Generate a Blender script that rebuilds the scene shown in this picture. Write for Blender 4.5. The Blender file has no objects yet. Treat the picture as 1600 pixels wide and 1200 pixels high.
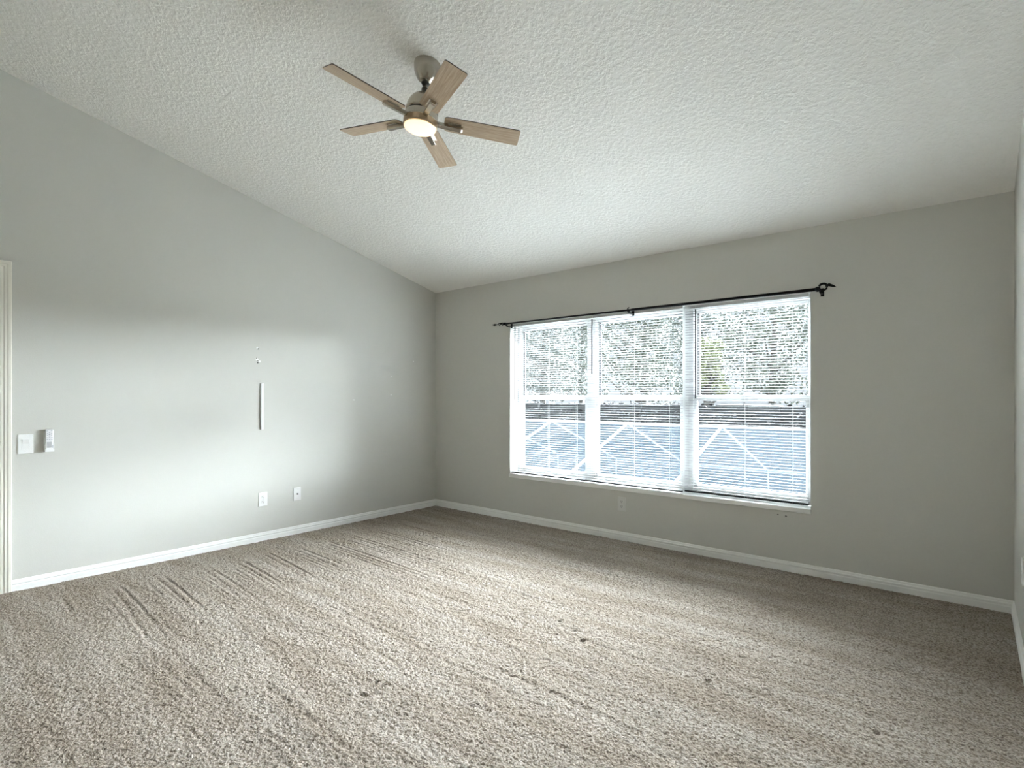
import bpy, bmesh, math, random
import numpy as np
from mathutils import Matrix, Vector

# ------------------------------------------------------------------ camera, sky, exposure
SC = bpy.context.scene
COL = SC.collection
FPX, YAW, HOR = 861.2994, 0.6957, 618.949
cam_data = bpy.data.cameras.new('camera')
cam = bpy.data.objects.new('camera', cam_data)
COL.objects.link(cam)
cam.location = (4.9252, -4.4759, 1.30)
cam.rotation_euler = (math.pi / 2, 0, YAW)
cam_data.sensor_fit = 'HORIZONTAL'
cam_data.sensor_width = 36.0
cam_data.lens = 36.0 * FPX / 1600
cam_data.shift_y = (HOR - 600) / 1600
cam_data.clip_start = 0.02
cam_data.clip_end = 500
SC.camera = cam

# hazy sky: pale near the horizon, with unseen bright lobes added to light the room
SKY_LOW, SKY_TOP, SKY_GLOW, SKY_FRONT = 0.40, 13.0, 60.0, 163.0
world = bpy.data.worlds.new('bright hazy sky')
SC.world = world
world.use_nodes = True
nt = world.node_tree
nt.nodes.clear()
w_out = nt.nodes.new('ShaderNodeOutputWorld')
w_bg = nt.nodes.new('ShaderNodeBackground')
w_tc = nt.nodes.new('ShaderNodeTexCoord')
w_sep = nt.nodes.new('ShaderNodeSeparateXYZ')
nt.links.new(w_tc.outputs['Generated'], w_sep.inputs[0])


def w_ramp(src, a, b, lo, hi):
    r = nt.nodes.new('ShaderNodeMapRange')
    r.interpolation_type = 'SMOOTHSTEP'
    r.inputs['From Min'].default_value = a
    r.inputs['From Max'].default_value = b
    r.inputs['To Min'].default_value = lo
    r.inputs['To Max'].default_value = hi
    nt.links.new(src, r.inputs['Value'])
    return r.outputs[0]


def w_math(op, a, b):
    r = nt.nodes.new('ShaderNodeMath')
    r.operation = op
    for i, v in enumerate((a, b)):
        if isinstance(v, float):
            r.inputs[i].default_value = v
        else:
            nt.links.new(v, r.inputs[i])
    return r.outputs[0]


w_dot = nt.nodes.new('ShaderNodeVectorMath')
w_dot.operation = 'DOT_PRODUCT'
w_dot.inputs[1].default_value = (0.69, 0.72, 0.05)
nt.links.new(w_tc.outputs['Generated'], w_dot.inputs[0])
glow = w_math('MULTIPLY', w_ramp(w_dot.outputs['Value'], 0.30, 1.0, 0.0, 1.0), w_ramp(w_sep.outputs['Z'], 0.0, 0.03, 0.0, 1.0))
glow = w_math('MULTIPLY', glow, w_ramp(w_sep.outputs['Z'], 0.04, 0.26, 1.0, 0.0))
glow = w_math('MULTIPLY', glow, w_ramp(w_sep.outputs['X'], 0.0, 0.40, 0.0, 1.0))
base = w_ramp(w_sep.outputs['Z'], 0.35, 0.85, SKY_LOW, SKY_TOP)
w_dot2 = nt.nodes.new('ShaderNodeVectorMath')
w_dot2.operation = 'DOT_PRODUCT'
w_dot2.inputs[1].default_value = (-0.02, 0.895, 0.44)
nt.links.new(w_tc.outputs['Generated'], w_dot2.inputs[0])
front = w_math('MULTIPLY', w_ramp(w_dot2.outputs['Value'], 0.55, 1.0, 0.0, 1.0), w_ramp(w_sep.outputs['Z'], 0.20, 0.34, 0.0, 1.0))
total = w_math('ADD', base, w_math('MULTIPLY', glow, SKY_GLOW))
total = w_math('ADD', total, w_math('MULTIPLY', front, SKY_FRONT))
w_bg.inputs['Color'].default_value = (0.90, 0.965, 1.035, 1)
nt.links.new(total, w_bg.inputs['Strength'])
nt.links.new(w_bg.outputs[0], w_out.inputs['Surface'])

SC.view_settings.view_transform = 'Standard'
SC.view_settings.look = 'None'
SC.view_settings.exposure = 1.08
SC.view_settings.gamma = 1.0
SC.view_settings.use_curve_mapping = False
SC.cycles.max_bounces = 14
SC.cycles.diffuse_bounces = 10
SC.cycles.transparent_max_bounces = 24
SC.cycles.sample_clamp_indirect = 12
SC.cycles.use_denoising = True

# ------------------------------------------------------------------ room sizes
W, H, S = 5.1197, 2.5329, 0.2406        # width, height at the window wall, ceiling slope
REAR = -4.95
T = 0.22                                 # wall thickness
WX0, WX1, WZ0, WZ1 = 1.1606, 4.0217, 0.478, 2.0693
FY = 0.13                                # depth of the window frame inside the recess
rnd = random.Random(7)


def ceil_z(y):
    return H - S * y


# ------------------------------------------------------------------ helpers
def mat(name, color, rough=0.6, metal=0.0, spec=0.5):
    m = bpy.data.materials.new(name)
    m.use_nodes = True
    b = m.node_tree.nodes['Principled BSDF']
    b.inputs['Base Color'].default_value = (*color, 1)
    b.inputs['Roughness'].default_value = rough
    b.inputs['Metallic'].default_value = metal
    b.inputs['Specular IOR Level'].default_value = spec
    return m


def nodes_of(m):
    return m.node_tree, m.node_tree.nodes, m.node_tree.links, m.node_tree.nodes['Principled BSDF']


def add_bump(m, scale, strength, dist, detail=2.0, rough=0.5, ramp=None, stretch=None):
    t, n, l, b = nodes_of(m)
    tc = n.new('ShaderNodeTexCoord')
    mp = n.new('ShaderNodeMapping')
    if stretch:
        mp.inputs['Scale'].default_value = stretch
    no = n.new('ShaderNodeTexNoise')
    no.inputs['Scale'].default_value = scale
    no.inputs['Detail'].default_value = detail
    no.inputs['Roughness'].default_value = rough
    l.new(tc.outputs['Object'], mp.inputs[0])
    l.new(mp.outputs[0], no.inputs['Vector'])
    src = no.outputs['Fac']
    if ramp:
        cr = n.new('ShaderNodeValToRGB')
        cr.color_ramp.elements[0].position = ramp[0]
        cr.color_ramp.elements[1].position = ramp[1]
        l.new(src, cr.inputs[0])
        src = cr.outputs[0]
    bp = n.new('ShaderNodeBump')
    bp.inputs['Strength'].default_value = strength
    bp.inputs['Distance'].default_value = dist
    l.new(src, bp.inputs['Height'])
    l.new(bp.outputs[0], b.inputs['Normal'])
    return src


def add_colour_noise(m, c0, c1, scale, p0=0.35, p1=0.65, stretch=(1, 1, 1), detail=3.0):
    t, n, l, b = nodes_of(m)
    tc = n.new('ShaderNodeTexCoord')
    mp = n.new('ShaderNodeMapping')
    mp.inputs['Scale'].default_value = stretch
    no = n.new('ShaderNodeTexNoise')
    no.inputs['Scale'].default_value = scale
    no.inputs['Detail'].default_value = detail
    cr = n.new('ShaderNodeValToRGB')
    cr.color_ramp.elements[0].position = p0
    cr.color_ramp.elements[1].position = p1
    cr.color_ramp.elements[0].color = (*c0, 1)
    cr.color_ramp.elements[1].color = (*c1, 1)
    l.new(tc.outputs['Object'], mp.inputs[0])
    l.new(mp.outputs[0], no.inputs['Vector'])
    l.new(no.outputs['Fac'], cr.inputs[0])
    l.new(cr.outputs[0], b.inputs['Base Color'])
    return cr


def B():
    return bmesh.new()


def obj(name, bm, m, parent=None, smooth=False, bevel=0.0, loc=None, rot=None):
    me = bpy.data.meshes.new(name)
    bmesh.ops.recalc_face_normals(bm, faces=bm.faces[:]) if len(bm.faces) < 60000 else None
    bm.to_mesh(me)
    bm.free()
    if isinstance(m, (list, tuple)):
        for k in m:
            me.materials.append(k)
    else:
        me.materials.append(m)
    if smooth:
        for p in me.polygons:
            p.use_smooth = True
    o = bpy.data.objects.new(name, me)
    COL.objects.link(o)
    if parent is not None:
        o.parent = parent
    if loc is not None:
        o.location = loc
    if rot is not None:
        o.rotation_euler = rot
    if bevel > 0:
        md = o.modifiers.new('bevel', 'BEVEL')
        md.width = bevel
        md.segments = 2
        md.limit_method = 'ANGLE'
    return o


def tag(o, label=None, cat=None, group=None, kind=None):
    if label:
        o['label'] = label
    if cat:
        o['category'] = cat
    if group:
        o['group'] = group
    if kind:
        o['kind'] = kind
    return o


def thing(name, label, cat, loc=(0, 0, 0), rot=(0, 0, 0), group=None, kind=None):
    o = bpy.data.objects.new(name, None)
    o.empty_display_size = 0.1
    COL.objects.link(o)
    o.location = loc
    o.rotation_euler = rot
    return tag(o, label, cat, group, kind)


def box(bm, x0, x1, y0, y1, z0, z1, M=None):
    vs = [bm.verts.new(p) for p in ((x0, y0, z0), (x1, y0, z0), (x1, y1, z0), (x0, y1, z0),
                                    (x0, y0, z1), (x1, y0, z1), (x1, y1, z1), (x0, y1, z1))]
    for f in ((0, 3, 2, 1), (4, 5, 6, 7), (0, 1, 5, 4), (1, 2, 6, 5), (2, 3, 7, 6), (3, 0, 4, 7)):
        bm.faces.new([vs[i] for i in f])
    if M is not None:
        bmesh.ops.transform(bm, matrix=M, verts=vs)
    return vs


def prism(bm, pts, a, b, axis):
    """closed polygon pts (2D) swept from a to b along the axis 0, 1 or 2"""
    def P(u, v, t):
        return ((t, u, v), (u, t, v), (u, v, t))[axis]
    A = [bm.verts.new(P(u, v, a)) for u, v in pts]
    Bv = [bm.verts.new(P(u, v, b)) for u, v in pts]
    n = len(pts)
    bm.faces.new(A)
    bm.faces.new(Bv[::-1])
    for i in range(n):
        bm.faces.new((A[i], Bv[i], Bv[(i + 1) % n], A[(i + 1) % n]))
    return A + Bv


def lathe(bm, prof, seg=40, M=None):
    """profile of (radius, z) turned about z"""
    rings = []
    new = []
    for r, z in prof:
        if r < 1e-6:
            v = bm.verts.new((0, 0, z))
            rings.append([v])
            new.append(v)
        else:
            ring = [bm.verts.new((r * math.cos(2 * math.pi * i / seg), r * math.sin(2 * math.pi * i / seg), z)) for i in range(seg)]
            rings.append(ring)
            new += ring
    for a, b in zip(rings[:-1], rings[1:]):
        for i in range(seg):
            j = (i + 1) % seg
            if len(a) == 1 and len(b) == 1:
                continue
            if len(a) == 1:
                bm.faces.new((a[0], b[i], b[j]))
            elif len(b) == 1:
                bm.faces.new((a[i], a[j], b[0]))
            else:
                bm.faces.new((a[i], a[j], b[j], b[i]))
    if M is not None:
        bmesh.ops.transform(bm, matrix=M, verts=new)
    return new


def tube(bm, pts, radii, seg=10):
    """round tube through the points"""
    pts = [Vector(p) for p in pts]
    if not isinstance(radii, (list, tuple)):
        radii = [radii] * len(pts)
    rings = []
    for i, p in enumerate(pts):
        d = (pts[min(i + 1, len(pts) - 1)] - pts[max(i - 1, 0)]).normalized()
        up = Vector((0, 0, 1)) if abs(d.z) < 0.9 else Vector((1, 0, 0))
        u = d.cross(up).normalized()
        v = d.cross(u)
        rings.append([bm.verts.new(p + radii[i] * (u * math.cos(2 * math.pi * k / seg) + v * math.sin(2 * math.pi * k / seg))) for k in range(seg)])
    for a, b in zip(rings[:-1], rings[1:]):
        for k in range(seg):
            bm.faces.new((a[k], a[(k + 1) % seg], b[(k + 1) % seg], b[k]))
    bm.faces.new(rings[0])
    bm.faces.new(rings[-1][::-1])


def bar(bm, p, q, w, h):
    """rectangular bar from p to q, w wide across, h deep"""
    p, q = Vector(p), Vector(q)
    d = (q - p).normalized()
    up = Vector((0, 0, 1)) if abs(d.z) < 0.95 else Vector((0, 1, 0))
    u = d.cross(up).normalized() * w / 2
    v = d.cross(u).normalized() * h / 2
    a = [bm.verts.new(p + s * u + t * v) for s, t in ((-1, -1), (1, -1), (1, 1), (-1, 1))]
    b = [bm.verts.new(q + s * u + t * v) for s, t in ((-1, -1), (1, -1), (1, 1), (-1, 1))]
    bm.faces.new(a)
    bm.faces.new(b[::-1])
    for i in range(4):
        bm.faces.new((a[i], b[i], b[(i + 1) % 4], a[(i + 1) % 4]))


# ------------------------------------------------------------------ materials
M_wall = mat('grey wall paint', (0.60, 0.593, 0.553), 0.55, 0, 0.25)
add_bump(M_wall, 130, 0.10, 0.004, 2)
M_ceil = mat('knockdown ceiling', (0.84, 0.83, 0.795), 0.9, 0, 0.1)
add_bump(M_ceil, 42, 0.40, 0.008, 3, 0.55, ramp=(0.42, 0.60))
M_trim = mat('white trim paint', (0.87, 0.87, 0.85), 0.35)
M_cream = mat('cream door paint', (0.80, 0.75, 0.65), 0.4)
M_casing = mat('cream casing paint', (0.82, 0.79, 0.71), 0.4)
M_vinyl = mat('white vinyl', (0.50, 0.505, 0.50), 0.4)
M_plate = mat('white plastic', (0.84, 0.84, 0.83), 0.35)
M_slot = mat('dark slot', (0.02, 0.02, 0.02), 0.6)
M_grey_btn = mat('grey button print', (0.38, 0.40, 0.43), 0.5)
M_iron = mat('black iron', (0.004, 0.0038, 0.0035), 0.5, 0, 0.15)
M_wand = mat('wand with backlit shade', (0.012, 0.012, 0.014), 0.4, 0, 0.2)  # clear tilt wand, its backlit darkness painted into the colour
M_rail_shade = mat('rail with backlit shade', (0.03, 0.034, 0.033), 0.6, 0, 0.1)  # bottom rail's shade against the window is put into this colour
M_plate_grey = mat('grey painted plate', (0.66, 0.655, 0.63), 0.45)
M_sash_strip = mat('dark gasket', (0.035, 0.035, 0.04), 0.6)
M_nickel = mat('brushed nickel', (0.46, 0.42, 0.36), 0.26, 1.0)
M_kit = mat('metal tinted by lamp glow', (0.56, 0.42, 0.28), 0.28, 1.0)  # warm lamp glow on the ring painted into the metal tint
M_dark = mat('dark metal', (0.03, 0.027, 0.024), 0.35, 0.6)
M_spackle = mat('white spackle', (0.9, 0.9, 0.89), 0.9)
M_alu = mat('white aluminium', (0.30, 0.31, 0.32), 0.5)

# blade veneer
M_blade = mat('oak veneer', (0.4, 0.31, 0.22), 0.45, 0, 0.3)
add_colour_noise(M_blade, (0.33, 0.235, 0.155), (0.50, 0.395, 0.285), 9, 0.3, 0.68, (1.0, 22, 22), 5)
M_blade_edge = mat('dark blade edge', (0.10, 0.075, 0.055), 0.5)

# slats: thin painted metal, a little light passes the coating edges
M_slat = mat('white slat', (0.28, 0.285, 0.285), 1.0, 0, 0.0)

# lamp glass
M_lens = bpy.data.materials.new('lit lamp glass')
M_lens.use_nodes = True
t_, n_, l_, b_ = nodes_of(M_lens)
b_.inputs['Base Color'].default_value = (0.5, 0.45, 0.38, 1)
b_.inputs['Emission Color'].default_value = (1.0, 0.70, 0.33, 1)
b_.inputs['Emission Strength'].default_value = 0.92

# window glass
M_glass = bpy.data.materials.new('window glass')
M_glass.use_nodes = True
t_ = M_glass.node_tree
t_.nodes.clear()
o_ = t_.nodes.new('ShaderNodeOutputMaterial')
mx = t_.nodes.new('ShaderNodeMixShader')
tr = t_.nodes.new('ShaderNodeBsdfTransparent')
gl = t_.nodes.new('ShaderNodeBsdfGlossy')
gl.inputs['Roughness'].default_value = 0.02
fr = t_.nodes.new('ShaderNodeFresnel')
fr.inputs['IOR'].default_value = 1.3
tr.inputs['Color'].default_value = (0.95, 0.97, 0.97, 1)
t_.links.new(fr.outputs[0], mx.inputs[0])
t_.links.new(tr.outputs[0], mx.inputs[1])
t_.links.new(gl.outputs[0], mx.inputs[2])
t_.links.new(mx.outputs[0], o_.inputs['Surface'])

# insect screen cloth
M_screen = bpy.data.materials.new('insect screen cloth')
M_screen.use_nodes = True
t_ = M_screen.node_tree
t_.nodes.clear()
o_ = t_.nodes.new('ShaderNodeOutputMaterial')
mx = t_.nodes.new('ShaderNodeMixShader')
tr = t_.nodes.new('ShaderNodeBsdfTransparent')
df = t_.nodes.new('ShaderNodeBsdfDiffuse')
df.inputs['Color'].default_value = (0.0125, 0.0165, 0.0200, 1)
mx.inputs[0].default_value = 0.66
t_.links.new(tr.outputs[0], mx.inputs[1])
t_.links.new(df.outputs[0], mx.inputs[2])
t_.links.new(mx.outputs[0], o_.inputs['Surface'])

# carpet
M_carpet = mat('beige carpet', (0.4, 0.36, 0.32), 1.0, 0, 0.0)
t_, n_, l_, b_ = nodes_of(M_carpet)
tc = n_.new('ShaderNodeTexCoord')
n1 = n_.new('ShaderNodeTexNoise')
n1.inputs['Scale'].default_value = 120
n1.inputs['Detail'].default_value = 2.5
c1 = n_.new('ShaderNodeValToRGB')
c1.color_ramp.elements[0].position = 0.30
c1.color_ramp.elements[1].position = 0.62
c1.color_ramp.elements[0].color = (0.145, 0.114, 0.086, 1)  # heathered yarn, with the shade between tufts painted in as dark flecks
c1.color_ramp.elements[1].color = (0.415, 0.370, 0.322, 1)
n2 = n_.new('ShaderNodeTexNoise')
n2.inputs['Scale'].default_value = 1.6
n2.inputs['Detail'].default_value = 3
mp2 = n_.new('ShaderNodeMapping')
mp2.inputs['Scale'].default_value = (0.7, 4.5, 1)
c2 = n_.new('ShaderNodeValToRGB')
c2.color_ramp.elements[0].position = 0.35
c2.color_ramp.elements[1].position = 0.65
c2.color_ramp.elements[0].color = (0.80, 0.765, 0.725, 1)  # lighter and darker nap sheen painted into the base colour
c2.color_ramp.elements[1].color = (1, 1, 1, 1)
mm = n_.new('ShaderNodeMixRGB')
mm.blend_type = 'MULTIPLY'
mm.inputs[0].default_value = 1
bp = n_.new('ShaderNodeBump')
bp.inputs['Strength'].default_value = 0.9
bp.inputs['Distance'].default_value = 0.006
l_.new(tc.outputs['Object'], n1.inputs['Vector'])
l_.new(tc.outputs['Object'], mp2.inputs[0])
l_.new(mp2.outputs[0], n2.inputs['Vector'])
l_.new(n1.outputs['Fac'], c1.inputs[0])
l_.new(n2.outputs['Fac'], c2.inputs[0])
l_.new(c1.outputs[0], mm.inputs[1])
l_.new(c2.outputs[0], mm.inputs[2])
l_.new(mm.outputs[0], b_.inputs['Base Color'])
l_.new(n1.outputs['Fac'], bp.inputs['Height'])
l_.new(bp.outputs[0], b_.inputs['Normal'])

# outdoors
M_ground = mat('mown lawn', (0.010, 0.014, 0.007), 0.9)
M_deck = mat('pool deck concrete', (0.03, 0.031, 0.033), 0.8)
M_water = mat('pool water', (0.012, 0.04, 0.07), 0.08)
M_bark = mat('grey bark', (0.040, 0.037, 0.033), 0.9)


def leaf_mat(name, c0, c1):
    m = mat(name, c1, 0.7)
    add_colour_noise(m, c0, c1, 1.3, 0.3, 0.7)
    return m


M_leaf = leaf_mat('mid green leaves', (0.024, 0.032, 0.023), (0.052, 0.060, 0.043))
M_leaf_pale = leaf_mat('pale green leaves', (0.034, 0.042, 0.036), (0.066, 0.073, 0.062))
M_leaf_yellow = leaf_mat('yellow green leaves', (0.060, 0.070, 0.026), (0.085, 0.092, 0.040))
M_leaf_dark = leaf_mat('dark hedge leaves', (0.003, 0.004, 0.0045), (0.0065, 0.0075, 0.008))

# ------------------------------------------------------------------ carpet / floor
def smooth_noise(nx, ny, gx, gy, rs):
    a = rs.normal(size=(gy + 1, gx + 1))
    xs = np.linspace(0, gx, nx)
    ys = np.linspace(0, gy, ny)
    b = np.empty((gy + 1, nx))
    def ease(t, g):
        i = np.minimum(t.astype(int), g - 1)
        f = t - i
        f = f * f * (3 - 2 * f)
        return i, f
    ix, fx = ease(xs, gx)
    b = a[:, ix] * (1 - fx) + a[:, ix + 1] * fx
    iy, fy = ease(ys, gy)
    return b[iy, :] * (1 - fy)[:, None] + b[iy + 1, :] * fy[:, None]


def build_floor():
    rs = np.random.RandomState(3)
    step = 0.0062
    nx, ny = int(W / step) + 1, int(-REAR / step) + 1
    xs = np.linspace(0, W, nx)
    ys = np.linspace(0, REAR, ny)
    X, Y = np.meshgrid(xs, ys)
    Z = np.zeros_like(X)
    # tufts
    r = rs.normal(size=X.shape)
    r = (r + 0.7 * np.roll(r, 1, 0) + 0.7 * np.roll(r, 1, 1)) / 1.6
    Z += 0.0017 * r
    # nap pulled along x by the vacuum cleaner
    st = smooth_noise(nx, ny, 9, 120, rs)
    st2 = smooth_noise(nx, ny, 5, 44, rs)
    Z += 0.0007 * st + 0.0007 * st2
    # vacuum tracks that start near the side wall
    starts = [-0.62, -0.90, -1.20, -1.48, -1.74, -2.02, -2.26, -2.50, -2.74, -3.03, -3.30]
    for k, y0 in enumerate(starts):
        L = rs.uniform(1.0, 1.3) if y0 < -1.9 else rs.uniform(1.3, 2.0)
        xs0 = 0.44 + rs.uniform(-0.05, 0.08)
        bend = rs.uniform(0.06, 0.12)
        for dy, amp, x_off in ((0, 0.75, 0.0), (-0.050, 0.65, 0.02), (-0.088, 0.40, 0.16), (-0.125, 0.42, 0.08), (-0.165, 0.25, 0.25)):
            amp *= rs.uniform(0.9, 1.3)
            t = (X - xs0 - x_off) / (L * rs.uniform(0.8, 1.1))
            yc = y0 + dy - bend * np.clip(t, 0, 1.3) ** 1.4
            fade = np.clip(t * 14, 0, 1) * np.clip((1.05 - t) * 1.6, 0, 1)
            d = (Y - yc) / 0.0095
            Z += 0.62 * amp * fade * (-0.006 * np.exp(-d * d) + 0.004 * np.exp(-(d - 1.9) ** 2) + 0.002 * np.exp(-(d + 1.9) ** 2))
    t = (X - 0.33) / 0.55
    d = (Y + 3.60 + 0.05 * np.clip(t, 0, 1.2) ** 1.4) / 0.012
    Z += np.clip(t * 10, 0, 1) * np.clip((1 - t) * 3, 0, 1) * (-0.0035 * np.exp(-d * d) + 0.002 * np.exp(-(d - 2) ** 2))
    # later passes further into the room
    for q in range(26):
        y0 = rs.uniform(-4.2, -0.5)
        x0 = rs.uniform(1.2, 3.2)
        L = rs.uniform(0.9, 2.2)
        t = (X - x0) / L
        yc = y0 - 0.06 * np.clip(t, 0, 1) ** 1.5
        fade = np.clip(t * 5, 0, 1) * np.clip((1 - t) * 2.5, 0, 1)
        d = (Y - yc) / 0.013
        Z += fade * (-0.0010 * np.exp(-d * d) + 0.0008 * np.exp(-(d - 2) ** 2))

    def dent(cx, cy, rx, ry, depth, ang=0.0, ring=False):
        c, s = math.cos(ang), math.sin(ang)
        u = ((X - cx) * c + (Y - cy) * s) / rx
        v = (-(X - cx) * s + (Y - cy) * c) / ry
        e = np.maximum(np.abs(u), np.abs(v))
        m = np.clip((1.15 - e) / 0.3, 0, 1)
        if ring:
            m = m * np.clip((e - 0.45) / 0.3, 0.25, 1)
        return -depth * m
    Z += dent(2.846, -2.985, 0.007, 0.055, 0.011, 0.12)
    Z += dent(2.893, -2.99, 0.009, 0.062, 0.013, 0.12)
    Z += dent(2.872, -3.045, 0.03, 0.010, 0.009, 0.12)
    Z += dent(3.33, -1.98, 0.011, 0.013, 0.011)
    Z += dent(3.992, -1.962, 0.012, 0.012, 0.011)
    Z += dent(4.641, -1.93, 0.012, 0.011, 0.010)
    Z += dent(5.06, -0.98, 0.055, 0.055, 0.012)
    Z += dent(5.055, -2.3, 0.05, 0.05, 0.010)
    Z -= Z.max() * 0.35
    # pile turns down along the skirting
    edge = np.minimum(np.minimum(X, W - X), -Y)
    Z -= 0.006 * np.exp(-(edge / 0.02) ** 2)
    V = np.stack([X, Y, Z], -1).reshape(-1, 3).astype(np.float32)
    idx = np.arange(nx * ny).reshape(ny, nx)
    Q = np.stack([idx[:-1, :-1], idx[1:, :-1], idx[1:, 1:], idx[:-1, 1:]], -1).reshape(-1, 4).astype(np.int32)
    me = bpy.data.meshes.new('floor')
    me.vertices.add(len(V))
    me.vertices.foreach_set('co', V.ravel())
    me.loops.add(Q.size)
    me.loops.foreach_set('vertex_index', Q.ravel())
    me.polygons.add(len(Q))
    me.polygons.foreach_set('loop_start', np.arange(0, Q.size, 4, dtype=np.int32))
    me.polygons.foreach_set('use_smooth', np.ones(len(Q), dtype=bool))
    me.update(calc_edges=True)
    me.validate()
    me.materials.append(M_carpet)
    o = bpy.data.objects.new('floor', me)
    COL.objects.link(o)
    return tag(o, 'beige cut pile carpet with vacuum tracks covering the whole room', 'floor', kind='structure')


build_floor()

# ------------------------------------------------------------------ walls and ceiling
bm = B()
xa, xb, za, zb = -T, W + T, -0.12, H + 0.001
front = {}
def ring_rect(y, x0, x1, z0, z1):
    return [bm.verts.new(p) for p in ((x0, y, z0), (x1, y, z0), (x1, y, z1), (x0, y, z1))]
of, inf = ring_rect(0, xa, xb, za, zb), ring_rect(0, WX0, WX1, WZ0 - 0.036, WZ1)
ob, inb = ring_rect(T, xa, xb, za, zb + 0.06), ring_rect(T, WX0, WX1, WZ0 - 0.036, WZ1)
for i in range(4):
    j = (i + 1) % 4
    bm.faces.new((of[i], of[j], inf[j], inf[i]))
    bm.faces.new((ob[j], ob[i], inb[i], inb[j]))
    bm.faces.new((of[j], of[i], ob[i], ob[j]))
    bm.faces.new((inf[i], inf[j], inb[j], inb[i]))
wall_back = tag(obj('wall_back', bm, M_wall), 'grey painted wall with the wide window', 'wall', kind='structure')

DY0, DY1, DZ = -4.652, -3.852, 2.137     # doorway in the left wall
bm = B()
def side_wall_piece(x0, x1, pts):
    prism(bm, pts, x0, x1, 0)
side_wall_piece(-T, 0, [(0.0, -0.12), (0.0, ceil_z(0)), (DY1, ceil_z(DY1)), (DY1, -0.12)])
side_wall_piece(-T, 0, [(DY1, DZ), (DY1, ceil_z(DY1)), (DY0, ceil_z(DY0)), (DY0, DZ)])
side_wall_piece(-T, 0, [(DY0, -0.12), (DY0, ceil_z(DY0)), (REAR, ceil_z(REAR)), (REAR, -0.12)])
wall_left = tag(obj('wall_left', bm, M_wall), 'long pale grey wall with outlets and a white cord cover', 'wall', kind='structure')
bm = B()
prism(bm, [(0.0, -0.12), (0.0, ceil_z(0)), (REAR, ceil_z(REAR)), (REAR, -0.12)], W, W + T, 0)
tag(obj('wall_right', bm, M_wall), 'narrow sliver of grey wall at the picture edge', 'wall', kind='structure')
bm = B()
box(bm, -T, W + T, REAR - T, REAR, -0.12, ceil_z(REAR))
tag(obj('wall_rear', bm, M_wall), 'grey wall opposite the window', 'wall', kind='structure')
bm = B()
prism(bm, [(T + 0.3, ceil_z(T + 0.3)), (REAR - T, ceil_z(REAR - T)), (REAR - T, ceil_z(REAR - T) + 0.15), (T + 0.3, ceil_z(T + 0.3) + 0.15)], -T, W + T, 0)
tag(obj('ceiling', bm, M_ceil), 'sloping white ceiling with knockdown texture', 'ceiling', kind='structure')
bm = B()
box(bm, -T, W + T, REAR - T, T, -0.3, -0.12)
tag(obj('floor_slab', bm, M_deck), 'floor slab below the carpet', 'floor', kind='structure')

# baseboards: profile (distance from wall, height)
BB = [(0, -0.05), (0.015, -0.05), (0.015, 0.030), (0.0125, 0.036), (0.0125, 0.040), (0.015, 0.045), (0.014, 0.051), (0.009, 0.055),
      (0.008, 0.061), (0.005, 0.068), (0, 0.070)]
bm = B()
prism(bm, [(d, z) for d, z in BB], -3.7925, 0.0, 1)
tag(obj('baseboard_left', bm, M_trim), 'white moulded baseboard under the outlets and cord cover', 'baseboard', kind='structure')
bm = B()
prism(bm, [(-d, z) for d, z in BB], 0.0, 2.259, 0)
prism(bm, [(-d, z) for d, z in BB], 2.2605, W, 0)
tag(obj('baseboard_back', bm, M_trim), 'white moulded baseboard below the window', 'baseboard', kind='structure')
bm = B()
prism(bm, [(W - d, z) for d, z in BB], REAR, 0.0, 1)
tag(obj('baseboard_right', bm, M_trim), 'white baseboard at the picture edge beside the outlet plate', 'baseboard', kind='structure')

# door in the left wall with moulded casing
door = tag(thing('door_1', 'cream painted door and moulded casing beside the light switch', 'door', (0, (DY0 + DY1) / 2, 0)), kind='structure')
yc = (DY0 + DY1) / 2
CP = [(0, 0), (0.010, 0.0), (0.012, 0.008), (0.012, 0.018), (0.016, 0.024), (0.016, 0.036), (0.019, 0.042), (0.019, 0.056), (0.016, 0.0595), (0, 0.0595)]  # (out of wall, from opening outwards)
bm = B()
def casing_ring(off):
    # mitred: jamb side up, head, other side down
    rings = []
    for (d, c) in CP:
        rings.append([(d, DY1 + c, -0.02), (d, DY1 + c, DZ + c), (d, DY0 - c, DZ + c), (d, DY0 - c, -0.02)])
    V = [[bm.verts.new((p[0], p[1] - yc, p[2])) for p in r] for r in rings]
    n = len(V)
    for i in range(n):
        a, b = V[i], V[(i + 1) % n]
        for k in range(3):
            bm.faces.new((a[k], a[k + 1], b[k + 1], b[k]))
    bm.faces.new([V[i][0] for i in range(n)])
    bm.faces.new([V[i][3] for i in range(n)])
casing_ring(0)
obj('casing', bm, M_casing, door)
bm = B()
box(bm, -T, 0.004, DY1 - 0.018 - yc, DY1 - yc, -0.03, DZ)
box(bm, -T, 0.004, DY0 - yc, DY0 + 0.018 - yc, -0.03, DZ)
box(bm, -T, 0.004, DY0 - yc, DY1 - yc, DZ - 0.018, DZ)
box(bm, -0.11, -0.075, DY1 - 0.030 - yc, DY1 - 0.018 - yc, -0.03, DZ - 0.018)
obj('jamb', bm, M_cream, door)
bm = B()
box(bm, -0.15, -0.112, DY0 + 0.021 - yc, DY1 - 0.021 - yc, 0.005, DZ - 0.021)
for (z0, z1) in ((0.2, 0.95), (1.15, 1.95)):
    for (u0, u1) in ((0.12, 0.36), (0.44, 0.68)):
        box(bm, -0.113, -0.108, DY0 + u0 - yc, DY0 + u1 - yc, z0, z1)
leaf = obj('door_panel', bm, M_cream, door, bevel=0.003)
bm = B()
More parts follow.
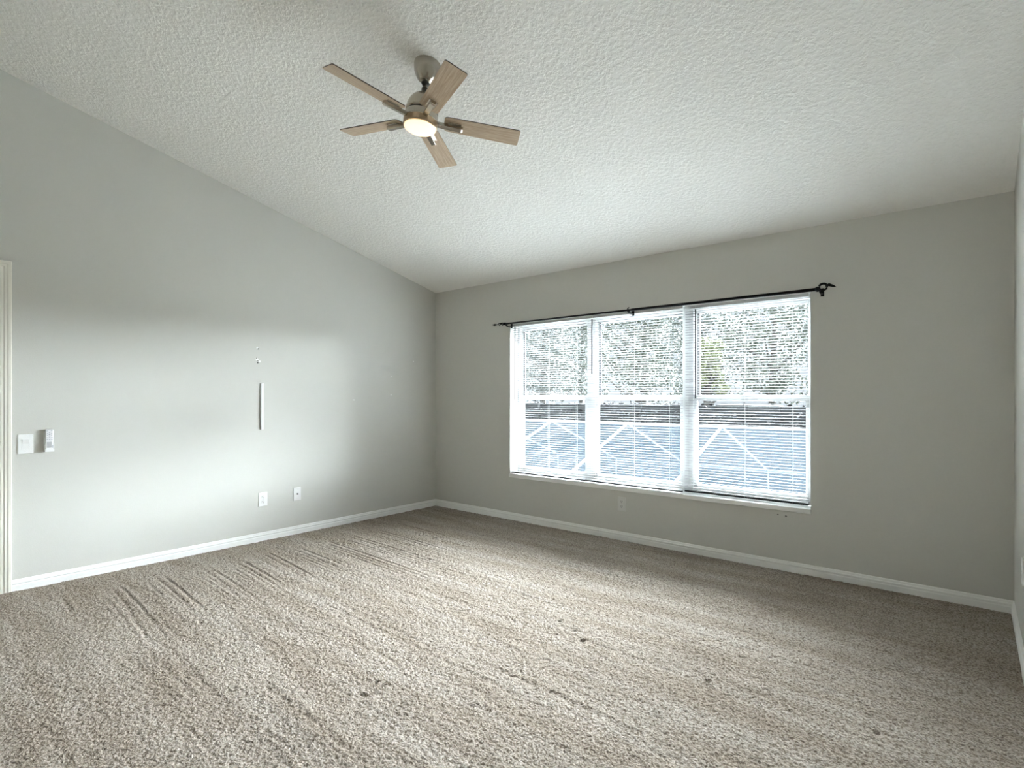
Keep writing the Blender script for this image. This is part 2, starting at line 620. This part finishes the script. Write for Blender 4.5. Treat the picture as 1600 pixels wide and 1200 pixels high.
lathe(bm, [(0, 0), (0.03, 0), (0.03, 0.006), (0.011, 0.01), (0.011, 0.03), (0.026, 0.04), (0.027, 0.055), (0.015, 0.064), (0, 0.066)], 24,
      Matrix.Translation((-0.112, DY0 + 0.085 - yc, 0.95)) @ Matrix.Rotation(math.pi / 2, 4, 'Y'))
obj('knob', bm, M_nickel, leaf, smooth=True)

# small filled nail holes on the walls
def disc(bm, c, axis, r, t, seg=12, squash=1.0):
    M = Matrix.Translation(c) @ {'x': Matrix.Rotation(math.pi / 2, 4, 'Y'), 'y': Matrix.Rotation(math.pi / 2, 4, 'X')}[axis] @ Matrix.Diagonal((1, squash, 1, 1))
    lathe(bm, [(0, -t), (r, -t), (r * 0.8, t), (0, t * 1.3)], seg, M)
for (y, z, r) in ((-2.144, 1.733, 0.010), (-2.146, 1.629, 0.014), (-2.121, 1.612, 0.010), (-0.661, 1.314, 0.008), (-1.137, 1.26, 0.007),
                  (-0.652, 1.519, 0.007), (-0.343, 1.696, 0.009)):
    bm = B()
    disc(bm, (0, y, z), 'x', r, 0.0012)
    tag(obj('spackle_patch', bm, M_spackle, wall_left), 'white filled nail hole')
for (y, z, r) in ((-2.137, 1.724, 0.0055), (-2.150, 1.640, 0.0045), (-2.140, 1.618, 0.0045), (-2.139, 1.600, 0.006)):
    bm = B()
    disc(bm, (0.0012, y, z), 'x', r, 0.0012)
    tag(obj('nail_hole', bm, M_slot, wall_left), 'dark open nail hole')
for (x, z, r) in ((3.800, 0.409, 0.006), (3.856, 0.404, 0.008)):
    bm = B()
    disc(bm, (x, 0, z), 'y', r, 0.0012, squash=0.6)
    tag(obj('nail_hole', bm, M_slot, wall_back), 'dark open nail hole')

# ------------------------------------------------------------------ window: three single-hung units
MUL = [WX0, 2.083, 3.052, WX1]
SASH_Z = 1.28
def frame_rect(bm, x0, x1, z0, z1, wl, wr, wb, wt, y0, y1):
    box(bm, x0, x0 + wl, y0, y1, z0, z1)
    box(bm, x1 - wr, x1, y0, y1, z0, z1)
    box(bm, x0 + wl, x1 - wr, y0, y1, z0, z0 + wb)
    box(bm, x0 + wl, x1 - wr, y0, y1, z1 - wt, z1)
WN = ['white framed window unit nearest the long pale wall', 'middle white framed window unit of the three', 'white framed window unit furthest from the long pale wall']
for i in range(3):
    a, b = MUL[i], MUL[i + 1]
    w = tag(thing('window_%d' % (i + 1), WN[i], 'window', ((a + b) / 2, FY, WZ0)), kind='structure')
    ox, oz = (a + b) / 2, WZ0
    l = a if i == 0 else a + 0.0
    bm = B()
    wl = 0.032 if i == 0 else 0.046
    wr = 0.032 if i == 2 else 0.046
    frame_rect(bm, a - ox, b - ox, 0, WZ1 - oz, wl, wr, 0.035, 0.035, 0, 0.088)
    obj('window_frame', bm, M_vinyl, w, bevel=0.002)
    x0, x1 = a + wl - ox, b - wr - ox
    zm = SASH_Z - oz
    # lower sash, inner track
    bm = B()
    frame_rect(bm, x0, x1, 0.033, zm + 0.025, 0.028, 0.028, 0.04, 0.045, 0.006, 0.034)
    lo = obj('lower_sash', bm, M_vinyl, w, bevel=0.002)
    bm = B()
    box(bm, x0 + 0.024, x1 - 0.024, 0.018, 0.022, 0.07, zm - 0.015)
    obj('pane', bm, M_glass, lo)
    bm = B()
    box(bm, -0.03, 0.03, -0.004, 0.012, zm + 0.024, zm + 0.036)
    box(bm, -0.012, 0.02, -0.008, 0.004, zm + 0.034, zm + 0.040)
    obj('sash_lock', bm, M_plate, lo)
    # upper sash, outer track
    bm = B()
    frame_rect(bm, x0, x1, zm - 0.02, WZ1 - oz - 0.033, 0.022, 0.022, 0.042, 0.03, 0.042, 0.068)
    up = obj('upper_sash', bm, M_vinyl, w, bevel=0.002)
    bm = B()
    box(bm, x0 + 0.018, x1 - 0.018, 0.052, 0.056, zm + 0.018, WZ1 - oz - 0.06)
    obj('pane', bm, M_glass, up)
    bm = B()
    box(bm, x0 + 0.0225, x0 + 0.040, 0.036, 0.050, zm + 0.024, WZ1 - oz - 0.064)  # dark strip along one side of the upper pane
    tag(obj('sash_strip', bm, M_sash_strip, up), 'dark strip beside the glass')
# sill board
bm = B()
box(bm, WX0 - 0.004, WX1 + 0.004, -0.016, FY, WZ0 - 0.036, WZ0)
tag(obj('trim_1', bm, M_trim, bevel=0.004), 'white window sill board below the blinds', 'window sill', kind='structure')

# ------------------------------------------------------------------ mini blinds
TILT = math.radians(-7)
PITCH = 0.0222
def make_blind(x0, x1, yb, label, wand_x, wand_len):
    cx = (x0 + x1) / 2
    zt = WZ1 - 0.004
    t = thing('window_blind', label, 'blind', (cx, yb, WZ0), group='mini blinds at the wide window')
    oz = WZ0
    hw = (x1 - x0) / 2
    bm = B()
    box(bm, -hw, hw, -0.0125, 0.0125, zt - 0.026 - oz, zt - oz)
    obj('headrail', bm, M_vinyl, t, bevel=0.002)
    bm = B()
    n = 5
    z = 0.030
    dep = 0.0252
    while z < zt - 0.034 - oz:
        tl = TILT + rnd.uniform(-0.03, 0.03)
        sag = rnd.uniform(-0.0012, 0.0012)
        lo, hi = [], []
        for k in range(n):
            u = (k / (n - 1) - 0.5)
            yy = u * dep
            zz = 0.0022 * (1 - 4 * u * u)
            y2 = yy * math.cos(tl) - zz * math.sin(tl)
            z2 = yy * math.sin(tl) + zz * math.cos(tl)
            lo.append(bm.verts.new((-hw + 0.003, y2, z + z2 + sag)))
            hi.append(bm.verts.new((hw - 0.003, y2, z + z2 - sag)))
        for k in range(n - 1):
            bm.faces.new((lo[k], hi[k], hi[k + 1], lo[k + 1]))
        z += PITCH
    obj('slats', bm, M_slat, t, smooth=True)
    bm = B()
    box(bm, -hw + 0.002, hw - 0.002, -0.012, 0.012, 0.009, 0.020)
    tag(obj('bottom_rail', bm, M_rail_shade, t, bevel=0.002), 'bottom rail with backlit shade in its colour')
    for q in (-0.39, 0.02, 0.39):
        bm = B()
        for yy in (-0.0135, 0.0135):
            tube(bm, [(q * 2 * hw * 0.98 + 0.001, yy, 0.012), (q * 2 * hw * 0.98 + 0.001, yy, zt - 0.02 - oz)], 0.00045, 5)
        obj('ladder_cord', bm, M_plate, t)
    bm = B()
    wx = wand_x - cx
    tube(bm, [(wx, -0.024, zt - 0.035 - oz), (wx + 0.001, -0.026, zt - 0.035 - oz - wand_len)], 0.0058, 6)
    wd = tag(obj('wand', bm, M_wand, t), 'slim tilt wand with backlit shade in its colour')
    bm = B()
    tube(bm, [(wx, -0.010, zt - 0.012 - oz), (wx, -0.022, zt - 0.016 - oz), (wx, -0.024, zt - 0.037 - oz)], 0.002, 6)
    obj('hook', bm, M_plate, wd)
    return t
make_blind(1.1635, 2.090, 0.030, 'white mini blind nearest the long pale wall, lowered with open slats', 1.223, 0.765)
make_blind(2.094, 3.046, 0.030, 'white mini blind hanging in the middle of the window', 2.168, 0.52)
make_blind(3.040, 3.994, 0.085, 'white mini blind set deeper, at the end furthest from the long pale wall', 3.143, 0.75)

# ------------------------------------------------------------------ curtain rod
RY, RZ = -0.09, 2.057
rod = thing('curtain_rod', 'thin black iron curtain rod with leaf finials above the window', 'curtain rod', (2.62, RY, RZ))
ox = 2.62
bm = B()
tube(bm, [(1.175 - ox, 0, 0), (2.75 - ox, 0, 0)], 0.009, 12)
obj('inner_pole', bm, M_iron, rod, smooth=True)
bm = B()
tube(bm, [(2.63 - ox, 0, 0), (4.075 - ox, 0, 0)], 0.0120, 12)
obj('outer_pole', bm, M_iron, rod, smooth=True)
def finial(sx, xbase):
    bm = B()
    # collar
    tube(bm, [(xbase - ox, 0, 0), (xbase + sx * 0.012 - ox, 0, 0), (xbase + sx * 0.03 - ox, 0, 0.0)], [0.013, 0.016, 0.009], 12)
    # rope twist
    for ph in (0, math.pi):
        pts, rad = [], []
        for k in range(22):
            f = k / 21
            r = 0.011 * math.sin(math.pi * min(f * 1.15 + 0.08, 1)) + 0.002
            a = ph + f * 9
            pts.append((xbase + sx * (0.02 + 0.125 * f) - ox, r * math.cos(a), r * math.sin(a)))
            rad.append(0.0075 * (1 - 0.75 * f))
        tube(bm, pts, rad, 8)
    # pointed tip
    tube(bm, [(xbase + sx * 0.13 - ox, 0, 0), (xbase + sx * 0.16 - ox, 0, 0.001), (xbase + sx * 0.19 - ox, 0, 0.004)], [0.007, 0.011, 0.001], 8)
    obj('finial', bm, M_iron, rod, smooth=True)
finial(-1, 1.178)
bm = B()   # finial seen end-on: collar, curled loop and a leaf tip
tube(bm, [(4.07 - ox, 0, 0), (4.082 - ox, 0, 0), (4.10 - ox, 0, 0)], [0.014, 0.020, 0.014], 12)
loop = [(4.118 - ox + 0.026 * math.sin(a), 0.004 * math.cos(a), 0.012 + 0.024 * math.cos(a)) for a in np.linspace(-2.6, 2.9, 20)]
tube(bm, loop, [0.009 - 0.003 * k / 19 for k in range(20)], 8)
tube(bm, [(4.135 - ox, 0, 0.016), (4.155 - ox, -0.01, 0.022), (4.185 - ox, -0.01, 0.008), (4.20 - ox, -0.01, 0.002)], [0.006, 0.011, 0.008, 0.001], 8)
obj('finial', bm, M_iron, rod, smooth=True)
def bracket(x, cup_up):
    bm = B()
    box(bm, x - 0.011 - ox, x + 0.011 - ox, -RY - 0.004, -RY, -0.040, 0.018)
    tube(bm, [(x - ox, -RY - 0.003, -0.022), (x - ox, -RY * 0.55, -0.026), (x - ox, 0.012, -0.024), (x - ox, 0.0, -0.013)], 0.006, 8)
    arc = [(x - ox, 0.0175 * math.cos(a), 0.0175 * math.sin(a)) for a in np.linspace(math.pi * 0.95, math.pi * 2.05, 12)]
    tube(bm, arc, 0.0055, 8)
    if cup_up:
        tube(bm, [(x - ox, -0.0175, 0), (x + 0.006 - ox, -0.024, 0.014), (x + 0.02 - ox, -0.026, 0.02)], [0.0055, 0.005, 0.003], 8)
    obj('bracket', bm, M_iron, rod)
bracket(1.185, False)
bracket(2.60, True)
bracket(4.098, False)

# ------------------------------------------------------------------ ceiling fan
FC = Vector((2.6038, -2.4748, 2.8196))
n_ax = Vector((0.0619, 0.1110, 1.0)).normalized()
e1 = (Vector((1, 0, 0)) - n_ax.x * n_ax).normalized()
e2 = n_ax.cross(e1)
Rm = Matrix((e1, e2, n_ax)).transposed()
fan = thing('ceiling_fan', 'five blade ceiling fan with lit lamp and brushed nickel housing under the sloping ceiling', 'ceiling fan')
fan.matrix_world = Matrix.Translation(FC) @ Rm.to_4x4()
Nc = Rm.transposed() @ Vector((0, S, 1)).normalized()
kt = (H - S * FC.y - FC.z) / (n_ax.z + S * n_ax.y)          # along the axis to the ceiling
q_can = Nc.to_track_quat('Z', 'Y').to_matrix().to_4x4()
bm = B()
lathe(bm, [(0, 0.004), (0.076, 0.004), (0.0765, -0.004), (0.075, -0.014), (0.069, -0.040), (0.058, -0.064), (0.043, -0.086), (0.030, -0.098), (0.022, -0.101), (0, -0.101)], 48,
      Matrix.Translation((0, 0, kt)) @ q_can)
can = obj('canopy', bm, M_nickel, fan, smooth=True)
bm = B()
lathe(bm, [(0, kt - 0.085), (0.021, kt - 0.088), (0.024, kt - 0.100), (0.018, kt - 0.112), (0, kt - 0.113)], 24)
obj('ball_joint', bm, M_dark, can, smooth=True)
bm = B()
lathe(bm, [(0, kt - 0.09), (0.0125, kt - 0.09), (0.0125, 0.13), (0, 0.13)], 24)
obj('downrod', bm, M_nickel, fan, smooth=True)
bm = B()
lathe(bm, [(0, 0.176), (0.017, 0.176), (0.0185, 0.170), (0.0185, 0.150), (0.024, 0.140), (0.026, 0.132), (0, 0.132)], 24)
obj('coupling', bm, M_dark, fan, smooth=True)
bm = B()
lathe(bm, [(0, 0.140), (0.030, 0.139), (0.046, 0.132), (0.062, 0.118), (0.076, 0.097), (0.085, 0.072), (0.089, 0.048), (0.089, 0.036), (0, 0.036)], 48)
obj('motor_housing', bm, M_nickel, fan, smooth=True)
bm = B()
lathe(bm, [(0, 0.036), (0.083, 0.036), (0.083, 0.026), (0, 0.026)], 48)
obj('gap_ring', bm, M_dark, fan)
bm = B()
lathe(bm, [(0, 0.026), (0.089, 0.026), (0.0905, 0.022), (0.0905, -0.006), (0.088, -0.010), (0, -0.010)], 48)
obj('blade_hub', bm, M_nickel, fan, smooth=False)
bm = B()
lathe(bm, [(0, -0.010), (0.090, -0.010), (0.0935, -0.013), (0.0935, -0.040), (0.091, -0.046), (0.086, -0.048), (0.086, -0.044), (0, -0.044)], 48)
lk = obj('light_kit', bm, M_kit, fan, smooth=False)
bm = B()
lathe(bm, [(0.0858, -0.044), (0.0855, -0.052), (0.078, -0.058), (0.055, -0.063), (0.025, -0.065), (0, -0.0655)], 48)
obj('lamp_lens', bm, M_lens, lk, smooth=True)

def blade_mesh():
    bm = B()
    r0, r1, hw, hw1, th = 0.128, 0.548, 0.0545, 0.060, 0.0055
    pts = []
    def corner(cx, cy, r, a0, a1, n=5):
        for k in range(n + 1):
            a = math.radians(a0 + (a1 - a0) * k / n)
            pts.append((cx + r * math.cos(a), cy + r * math.sin(a)))
    corner(r0 + 0.018, -hw + 0.018, 0.018, 180, 270)
    corner(r1 - 0.010, -hw1 + 0.010, 0.010, 270, 360)
    corner(r1 - 0.010, hw1 - 0.010, 0.010, 0, 90)
    corner(r0 + 0.018, hw - 0.018, 0.018, 90, 180)
    A = [bm.verts.new((x, y, -th / 2)) for x, y in pts]
    Bv = [bm.verts.new((x, y, th / 2)) for x, y in pts]
    bm.faces.new(A[::-1])
    bm.faces.new(Bv)
    n = len(pts)
    for i in range(n):
        f = bm.faces.new((A[i], A[(i + 1) % n], Bv[(i + 1) % n], Bv[i]))
        f.material_index = 1
    return bm
def iron_mesh():
    bm = B()
    # box arm under the blade, from the hub out
    prism(bm, [(0.080, -0.004), (0.232, -0.008), (0.232, -0.026), (0.224, -0.030), (0.080, -0.024)], -0.0135, 0.0135, 1)
    box(bm, 0.150, 0.222, -0.024, 0.024, -0.0085, -0.0035)
    return bm
TH0 = 4.6195
PITCH_B = math.radians(-12)
blade0 = iron0 = None
for i in range(5):
    ang = TH0 - i * 2 * math.pi / 5
    Mr = Matrix.Rotation(ang, 4, 'Z') @ Matrix.Rotation(PITCH_B, 4, 'X')
    if i == 0:
        blade0 = obj('blade', blade_mesh(), [M_blade, M_blade_edge], fan)
        iron0 = obj('blade_iron', iron_mesh(), M_nickel, blade0, bevel=0.002)
        bl = blade0
    else:
        bl = blade0.copy()
        COL.objects.link(bl)
        bl.parent = fan
        ir = iron0.copy()
        COL.objects.link(ir)
        ir.parent = bl
    bl.matrix_local = Mr

# ------------------------------------------------------------------ wall plates, switch, remote
def duplex(label, loc, rz, grp='duplex outlets low on the walls', w=0.080, h=0.126, m=M_plate):
    t = thing('wall_outlet', label, 'outlet', loc, (0, 0, rz), grp)
    bm = B()
    box(bm, -w / 2, w / 2, -0.0065, 0.001, -h / 2, h / 2)
    obj('plate', bm, m, t, bevel=0.003)
    for sz in (1, -1):
        bm = B()
        prism(bm, [(-0.017, -0.009), (-0.011, -0.0155), (0.011, -0.0155), (0.017, -0.009), (0.017, 0.009), (0.011, 0.0155), (-0.011, 0.0155), (-0.017, 0.009)], -0.0082, 0, 1)
        bmesh.ops.translate(bm, vec=(0, 0, sz * 0.0225), verts=bm.verts[:])
        r = obj('receptacle', bm, m, t)
        bm = B()
        zc = sz * 0.0225
        box(bm, -0.0085, -0.0055, -0.0088, -0.005, zc - 0.002, zc + 0.009)
        box(bm, 0.0055, 0.0085, -0.0088, -0.005, zc - 0.001, zc + 0.009)
        lathe(bm, [(0, 0), (0.0032, 0), (0.0032, 0.004), (0, 0.004)], 10, Matrix.Translation((0, -0.0048, zc - 0.0085)) @ Matrix.Rotation(math.pi / 2, 4, 'X'))
        obj('slots', bm, M_slot, r)
    bm = B()
    lathe(bm, [(0, 0.0085), (0.002, 0.008), (0.003, 0.006), (0, 0.006)], 10, Matrix.Rotation(math.pi / 2, 4, 'X'))
    obj('screw', bm, M_grey_btn, t)
    return t
LW = math.pi / 2        # left wall: front faces +x
RW = -math.pi / 2
duplex('white duplex outlet below the white cord cover', (0, -2.094, 0.368), LW)
duplex('grey duplex outlet under the window sill', (2.487, 0, 0.322), 0, m=M_plate_grey)
duplex('white outlet plate on the narrow wall at the picture edge', (W, -0.755, 0.43), RW)

t = thing('cable_plate', 'white wall plate with one dark cable jack, beside the duplex outlet', 'wall plate', (0, -1.765, 0.372), (0, 0, LW))
bm = B()
box(bm, -0.038, 0.038, -0.0065, 0.001, -0.062, 0.062)
obj('plate', bm, M_plate, t, bevel=0.003)
bm = B()
lathe(bm, [(0, 0.018), (0.0035, 0.018), (0.0035, 0.010), (0.0065, 0.010), (0.0065, 0.0), (0, 0)], 12, Matrix.Translation((0, -0.004, 0)) @ Matrix.Rotation(math.pi / 2, 4, 'X'))
tag(obj('jack', bm, M_dark, t), 'dark coaxial jack')
for sz in (1, -1):
    bm = B()
    lathe(bm, [(0, 0.0085), (0.002, 0.008), (0.003, 0.006), (0, 0.006)], 10, Matrix.Translation((0, 0, sz * 0.042)) @ Matrix.Rotation(math.pi / 2, 4, 'X'))
    obj('screw', bm, M_plate, t)

t = thing('light_switch', 'white single rocker light switch beside the door casing', 'light switch', (0, -3.7215, 0.976), (0, 0, LW))
bm = B()
box(bm, -0.040, 0.040, -0.007, 0.001, -0.066, 0.066)
obj('plate', bm, M_plate, t, bevel=0.003)
bm = B()
frame_rect(bm, -0.0215, 0.0215, -0.038, 0.038, 0.004, 0.004, 0.004, 0.004, -0.0085, -0.004)
obj('switch_frame', bm, M_plate, t)
bm = B()
prism(bm, [(-0.0075, 0.0335), (-0.0135, 0.0335), (-0.0085, 0.0), (-0.0075, -0.0335), (-0.004, -0.0335), (-0.004, 0.0335)], -0.017, 0.017, 0)
obj('rocker', bm, M_plate, t)
for sz in (1, -1):
    bm = B()
    lathe(bm, [(0, 0.0088), (0.002, 0.0085), (0.003, 0.006), (0, 0.006)], 10, Matrix.Translation((0, 0, sz * 0.049)) @ Matrix.Rotation(math.pi / 2, 4, 'X'))
    obj('screw', bm, M_plate, t)

# cradle on the wall and the remote in it
RC = (0, -3.6, 0.994)
t = thing('remote_cradle', 'white wall cradle holding the remote, beside the light switch', 'remote holder', RC, (0, 0, LW))
bm = B()
box(bm, -0.025, 0.025, -0.006, 0.001, -0.078, 0.06)
box(bm, -0.025, 0.025, -0.034, -0.006, -0.078, -0.072)
box(bm, -0.025, -0.022, -0.030, -0.006, -0.078, -0.02)
box(bm, 0.022, 0.025, -0.030, -0.006, -0.078, -0.02)
obj('cradle_back', bm, M_plate, t, bevel=0.001)
bm = B()
box(bm, -0.025, 0.025, -0.036, -0.033, -0.078, -0.060)
obj('lip', bm, M_plate, t, bevel=0.001)
t = thing('remote_control', 'white fan remote with small grey buttons, sitting in the wall cradle', 'remote control', RC, (0, 0, LW))
bm = B()
box(bm, -0.0212, 0.0212, -0.0315, -0.0075, -0.0715, 0.076)
obj('body', bm, M_plate, t, bevel=0.004)
def btn(x, z, w, h, m=M_grey_btn):
    bm = B()
    box(bm, x - w / 2, x + w / 2, -0.0325, -0.030, z - h / 2, z + h / 2)
    obj('button', bm, m, t)
btn(-0.013, 0.066, 0.006, 0.004)
btn(0.011, 0.067, 0.008, 0.004)
for k in range(6):       # ring of speed keys
    a = math.pi / 6 + k * math.pi / 3
    btn(0.0125 * math.cos(a), 0.042 + 0.0125 * math.sin(a), 0.005, 0.005)
btn(0, 0.042, 0.008, 0.008)
for r_, z_ in enumerate((0.019, 0.007)):
    for c_ in (-0.0125, 0.0, 0.0125):
        btn(c_, z_, 0.007, 0.004)
bm = B()
box(bm, -0.015, 0.012, -0.0325, -0.030, -0.050, -0.010)
obj('battery_cover', bm, M_vinyl, t, bevel=0.0008)
bm = B()
box(bm, 0.0150, 0.0185, -0.0325, -0.030, -0.052, -0.034)
tag(obj('badge', bm, M_grey_btn, t), 'small grey upright badge')

# cord cover
bm = B()
prism(bm, [(0.0, -0.014), (0.010, -0.014), (0.014, -0.010), (0.015, 0.0), (0.014, 0.010), (0.010, 0.014), (0.0, 0.014)], 0.998, 1.415, 2)
bmesh.ops.translate(bm, vec=(0, -2.104, 0), verts=bm.verts[:])
tag(obj('cord_cover', bm, M_plate, bevel=0.001), 'short upright white cord cover strip on the long pale wall', 'cord cover')

# ------------------------------------------------------------------ outdoors
GZ = -3.1
bm = B()
box(bm, -60, 60, 0.5, 90, GZ - 0.2, GZ)
tag(obj('lawn', bm, M_ground), 'lawn far below the window', 'lawn', kind='structure')
bm = B()
box(bm, -9, 8, 3.5, 10.8, GZ, GZ + 0.03)
tag(obj('pool_deck', bm, M_deck), 'grey concrete deck under the screen enclosure', 'deck', kind='structure')
bm = B()
box(bm, -6.5, 6, 5.0, 9.6, GZ + 0.03, GZ + 0.045)
tag(obj('pool_water', bm, M_water), 'blue pool water under the screen enclosure', 'water', kind='structure')

# unseen pale roof added below the sill to bounce light indoors
M_bounce = mat('pale bounce surface', (0.80, 0.80, 0.78), 0.8)
bm = B()
prism(bm, [(T + 0.005, -0.30), (3.3, -0.75), (3.3, -0.87), (T + 0.005, -0.45)], -3.0, 11.0, 0)
tag(obj('bounce_roof', bm, M_bounce), 'added pale roof bouncing light up from below the sill outside', 'light reflector', kind='structure')

RIDGE_Y, RIDGE_Z, NE_Y, FE_Y, EZ = 7.1, 0.66, 3.75, 10.46, -0.60
cage = thing('screen_enclosure', 'white framed gabled pool screen enclosure seen through the lower panes', 'screen enclosure', (0, RIDGE_Y, GZ + 0.03))
oy, oz = RIDGE_Y, GZ + 0.03
FX = [0.936 + 2.17 * k for k in (-4, -3, -2, -1, 0, 1, 2)]
def beam(name, p, q, w=0.030, h=0.05):
    bm = B()
    bar(bm, (p[0], p[1] - oy, p[2] - oz), (q[0], q[1] - oy, q[2] - oz), w, h)
    obj(name, bm, M_alu, cage)
for x in FX:
    beam('rafter', (x, RIDGE_Y, RIDGE_Z), (x, NE_Y, EZ))
    beam('rafter', (x, RIDGE_Y, RIDGE_Z), (x, FE_Y, EZ))
    beam('post', (x, NE_Y, EZ), (x, NE_Y, oz))
    beam('post', (x, FE_Y, EZ), (x, FE_Y, oz))
for (y, z) in ((RIDGE_Y, RIDGE_Z), (NE_Y, EZ), (FE_Y, EZ)):
    beam('ridge_beam' if y == RIDGE_Y else 'eave_beam', (FX[0], y, z), (FX[-1], y, z), 0.03, 0.03)
for (a, b, nm) in (((RIDGE_Y, RIDGE_Z), (NE_Y, EZ), 'screen_panel'), ((RIDGE_Y, RIDGE_Z), (FE_Y, EZ), 'screen_panel'),
                   ((NE_Y, EZ), (NE_Y, oz), 'screen_panel'), ((FE_Y, EZ), (FE_Y, oz), 'screen_panel')):
    for i in range(len(FX) - 1):
        bm = B()
        vs = [bm.verts.new((x, y - oy, z - oz)) for x, y, z in ((FX[i], a[0], a[1]), (FX[i + 1], a[0], a[1]), (FX[i + 1], b[0], b[1]), (FX[i], b[0], b[1]))]
        bm.faces.new(vs)
        obj(nm, bm, M_screen, cage)


def leaf_cloud(bm, blobs, n, size, rs):
    tot = sum(b[3] * b[4] * b[5] for b in blobs)
    for (cx, cy, cz, rx, ry, rz) in blobs:
        m = int(n * rx * ry * rz / tot) + 20
        for _ in range(m):
            d = rs.normal(size=3)
            d /= np.linalg.norm(d)
            rr = rs.uniform(0.55, 1.0) ** 0.5
            p = Vector((cx + d[0] * rx * rr, cy + d[1] * ry * rr, cz + d[2] * rz * rr))
            u = Vector(rs.normal(size=3)).normalized()
            v = u.cross(Vector(rs.normal(size=3))).normalized()
            s = size * rs.uniform(0.6, 1.3)
            a, b = u * s, v * s * 0.5
            q = [bm.verts.new(p - a), bm.verts.new(p + b), bm.verts.new(p + a), bm.verts.new(p - b)]
            bm.faces.new(q)


def tree(name, label, x, y, top, base, r, leaf, n, size, seed, grp='trees beyond the screen enclosure'):
    rs = np.random.RandomState(seed)
    t = thing(name, label, 'tree', (x, y, GZ), group=grp)
    bm = B()
    hh = top - GZ
    hb = base - GZ
    tube(bm, [(0, 0, 0), (0.05, 0.03, hb * 0.5), (0.0, 0.05, hb), (0.1, 0, (hb + hh) * 0.5), (0.15, 0.05, hh * 0.92)], [0.22, 0.17, 0.14, 0.09, 0.03], 8)
    for k in range(7):
        a = rs.uniform(0, 6.28)
        z0 = hb * 0.85 + (hh - hb) * rs.uniform(0, 0.6)
        L = r * rs.uniform(0.5, 0.9)
        tube(bm, [(0.03, 0.03, z0), (L * 0.5 * math.cos(a), L * 0.5 * math.sin(a), z0 + L * 0.35), (L * math.cos(a), L * math.sin(a), z0 + L * 0.8)], [0.07, 0.045, 0.015], 6)
    obj('trunk', bm, M_bark, t)
    bm = B()
    blobs = []
    for k in range(16):
        a = k * 2.4 + rs.uniform(-0.4, 0.4)
        q = rs.uniform(0.15, 0.62) * r
        zz = hb + (hh - hb) * ((k + 0.5) / 16 + rs.uniform(-0.03, 0.03))
        s = r * rs.uniform(0.30, 0.38)
        blobs.append((q * math.cos(a), q * math.sin(a), zz, s, s, s * 0.75))
    leaf_cloud(bm, blobs, n, size, rs)
    obj('crown', bm, leaf, t)
    return t


tree('leafy_tree', 'pale leafy tree filling the upper pane nearest the long pale wall', -12.3, 18.6, 6.2, 1.5, 2.62, M_leaf_pale, 9000, 0.075, 1)
tree('leafy_tree', 'green leafy tree seen through the middle upper pane', -6.6, 18.6, 6.0, 1.5, 2.62, M_leaf, 9000, 0.075, 3)
tree('leafy_tree', 'leafy tree filling the upper pane furthest from the long pale wall', -1.1, 18.6, 6.2, 1.5, 2.62, M_leaf, 9000, 0.075, 5)
tree('leafy_tree', 'more distant tree seen in the gap left of the middle pane tree', -15.0, 26.5, 8.4, 1.6, 3.6, M_leaf, 8000, 0.10, 2)
tree('leafy_tree', 'more distant pale tree seen in the gap right of the middle pane tree', -7.3, 26.5, 8.2, 1.6, 3.6, M_leaf_pale, 8000, 0.10, 4)
tree('leafy_tree', 'more distant tree behind the upper pane furthest from the long pale wall', 0.8, 26.5, 8.2, 1.6, 3.6, M_leaf_pale, 8000, 0.10, 8)
tree('leafy_bush', 'yellow green bush seen through the deeper set blind', -2.45, 15.35, 3.4, 1.5, 0.88, M_leaf_yellow, 3500, 0.06, 6)
rs = np.random.RandomState(9)
bm = B()
blobs = [(x, 13.5 + rs.uniform(-0.1, 0.1), -0.95 + rs.uniform(-0.03, 0.03), 1.1, 0.7, 2.1) for x in np.arange(-13.5, 4.5, 0.9)]
leaf_cloud(bm, blobs, 15000, 0.09, rs)
for (cx, cy, cz, rx, ry, rz) in blobs:
    box(bm, cx - 0.5, cx + 0.5, cy - 0.2, cy + 0.2, GZ, cz + 1.95)
tag(obj('hedge', bm, M_leaf_dark), 'tall dark hedge running behind the screen enclosure', 'hedge')
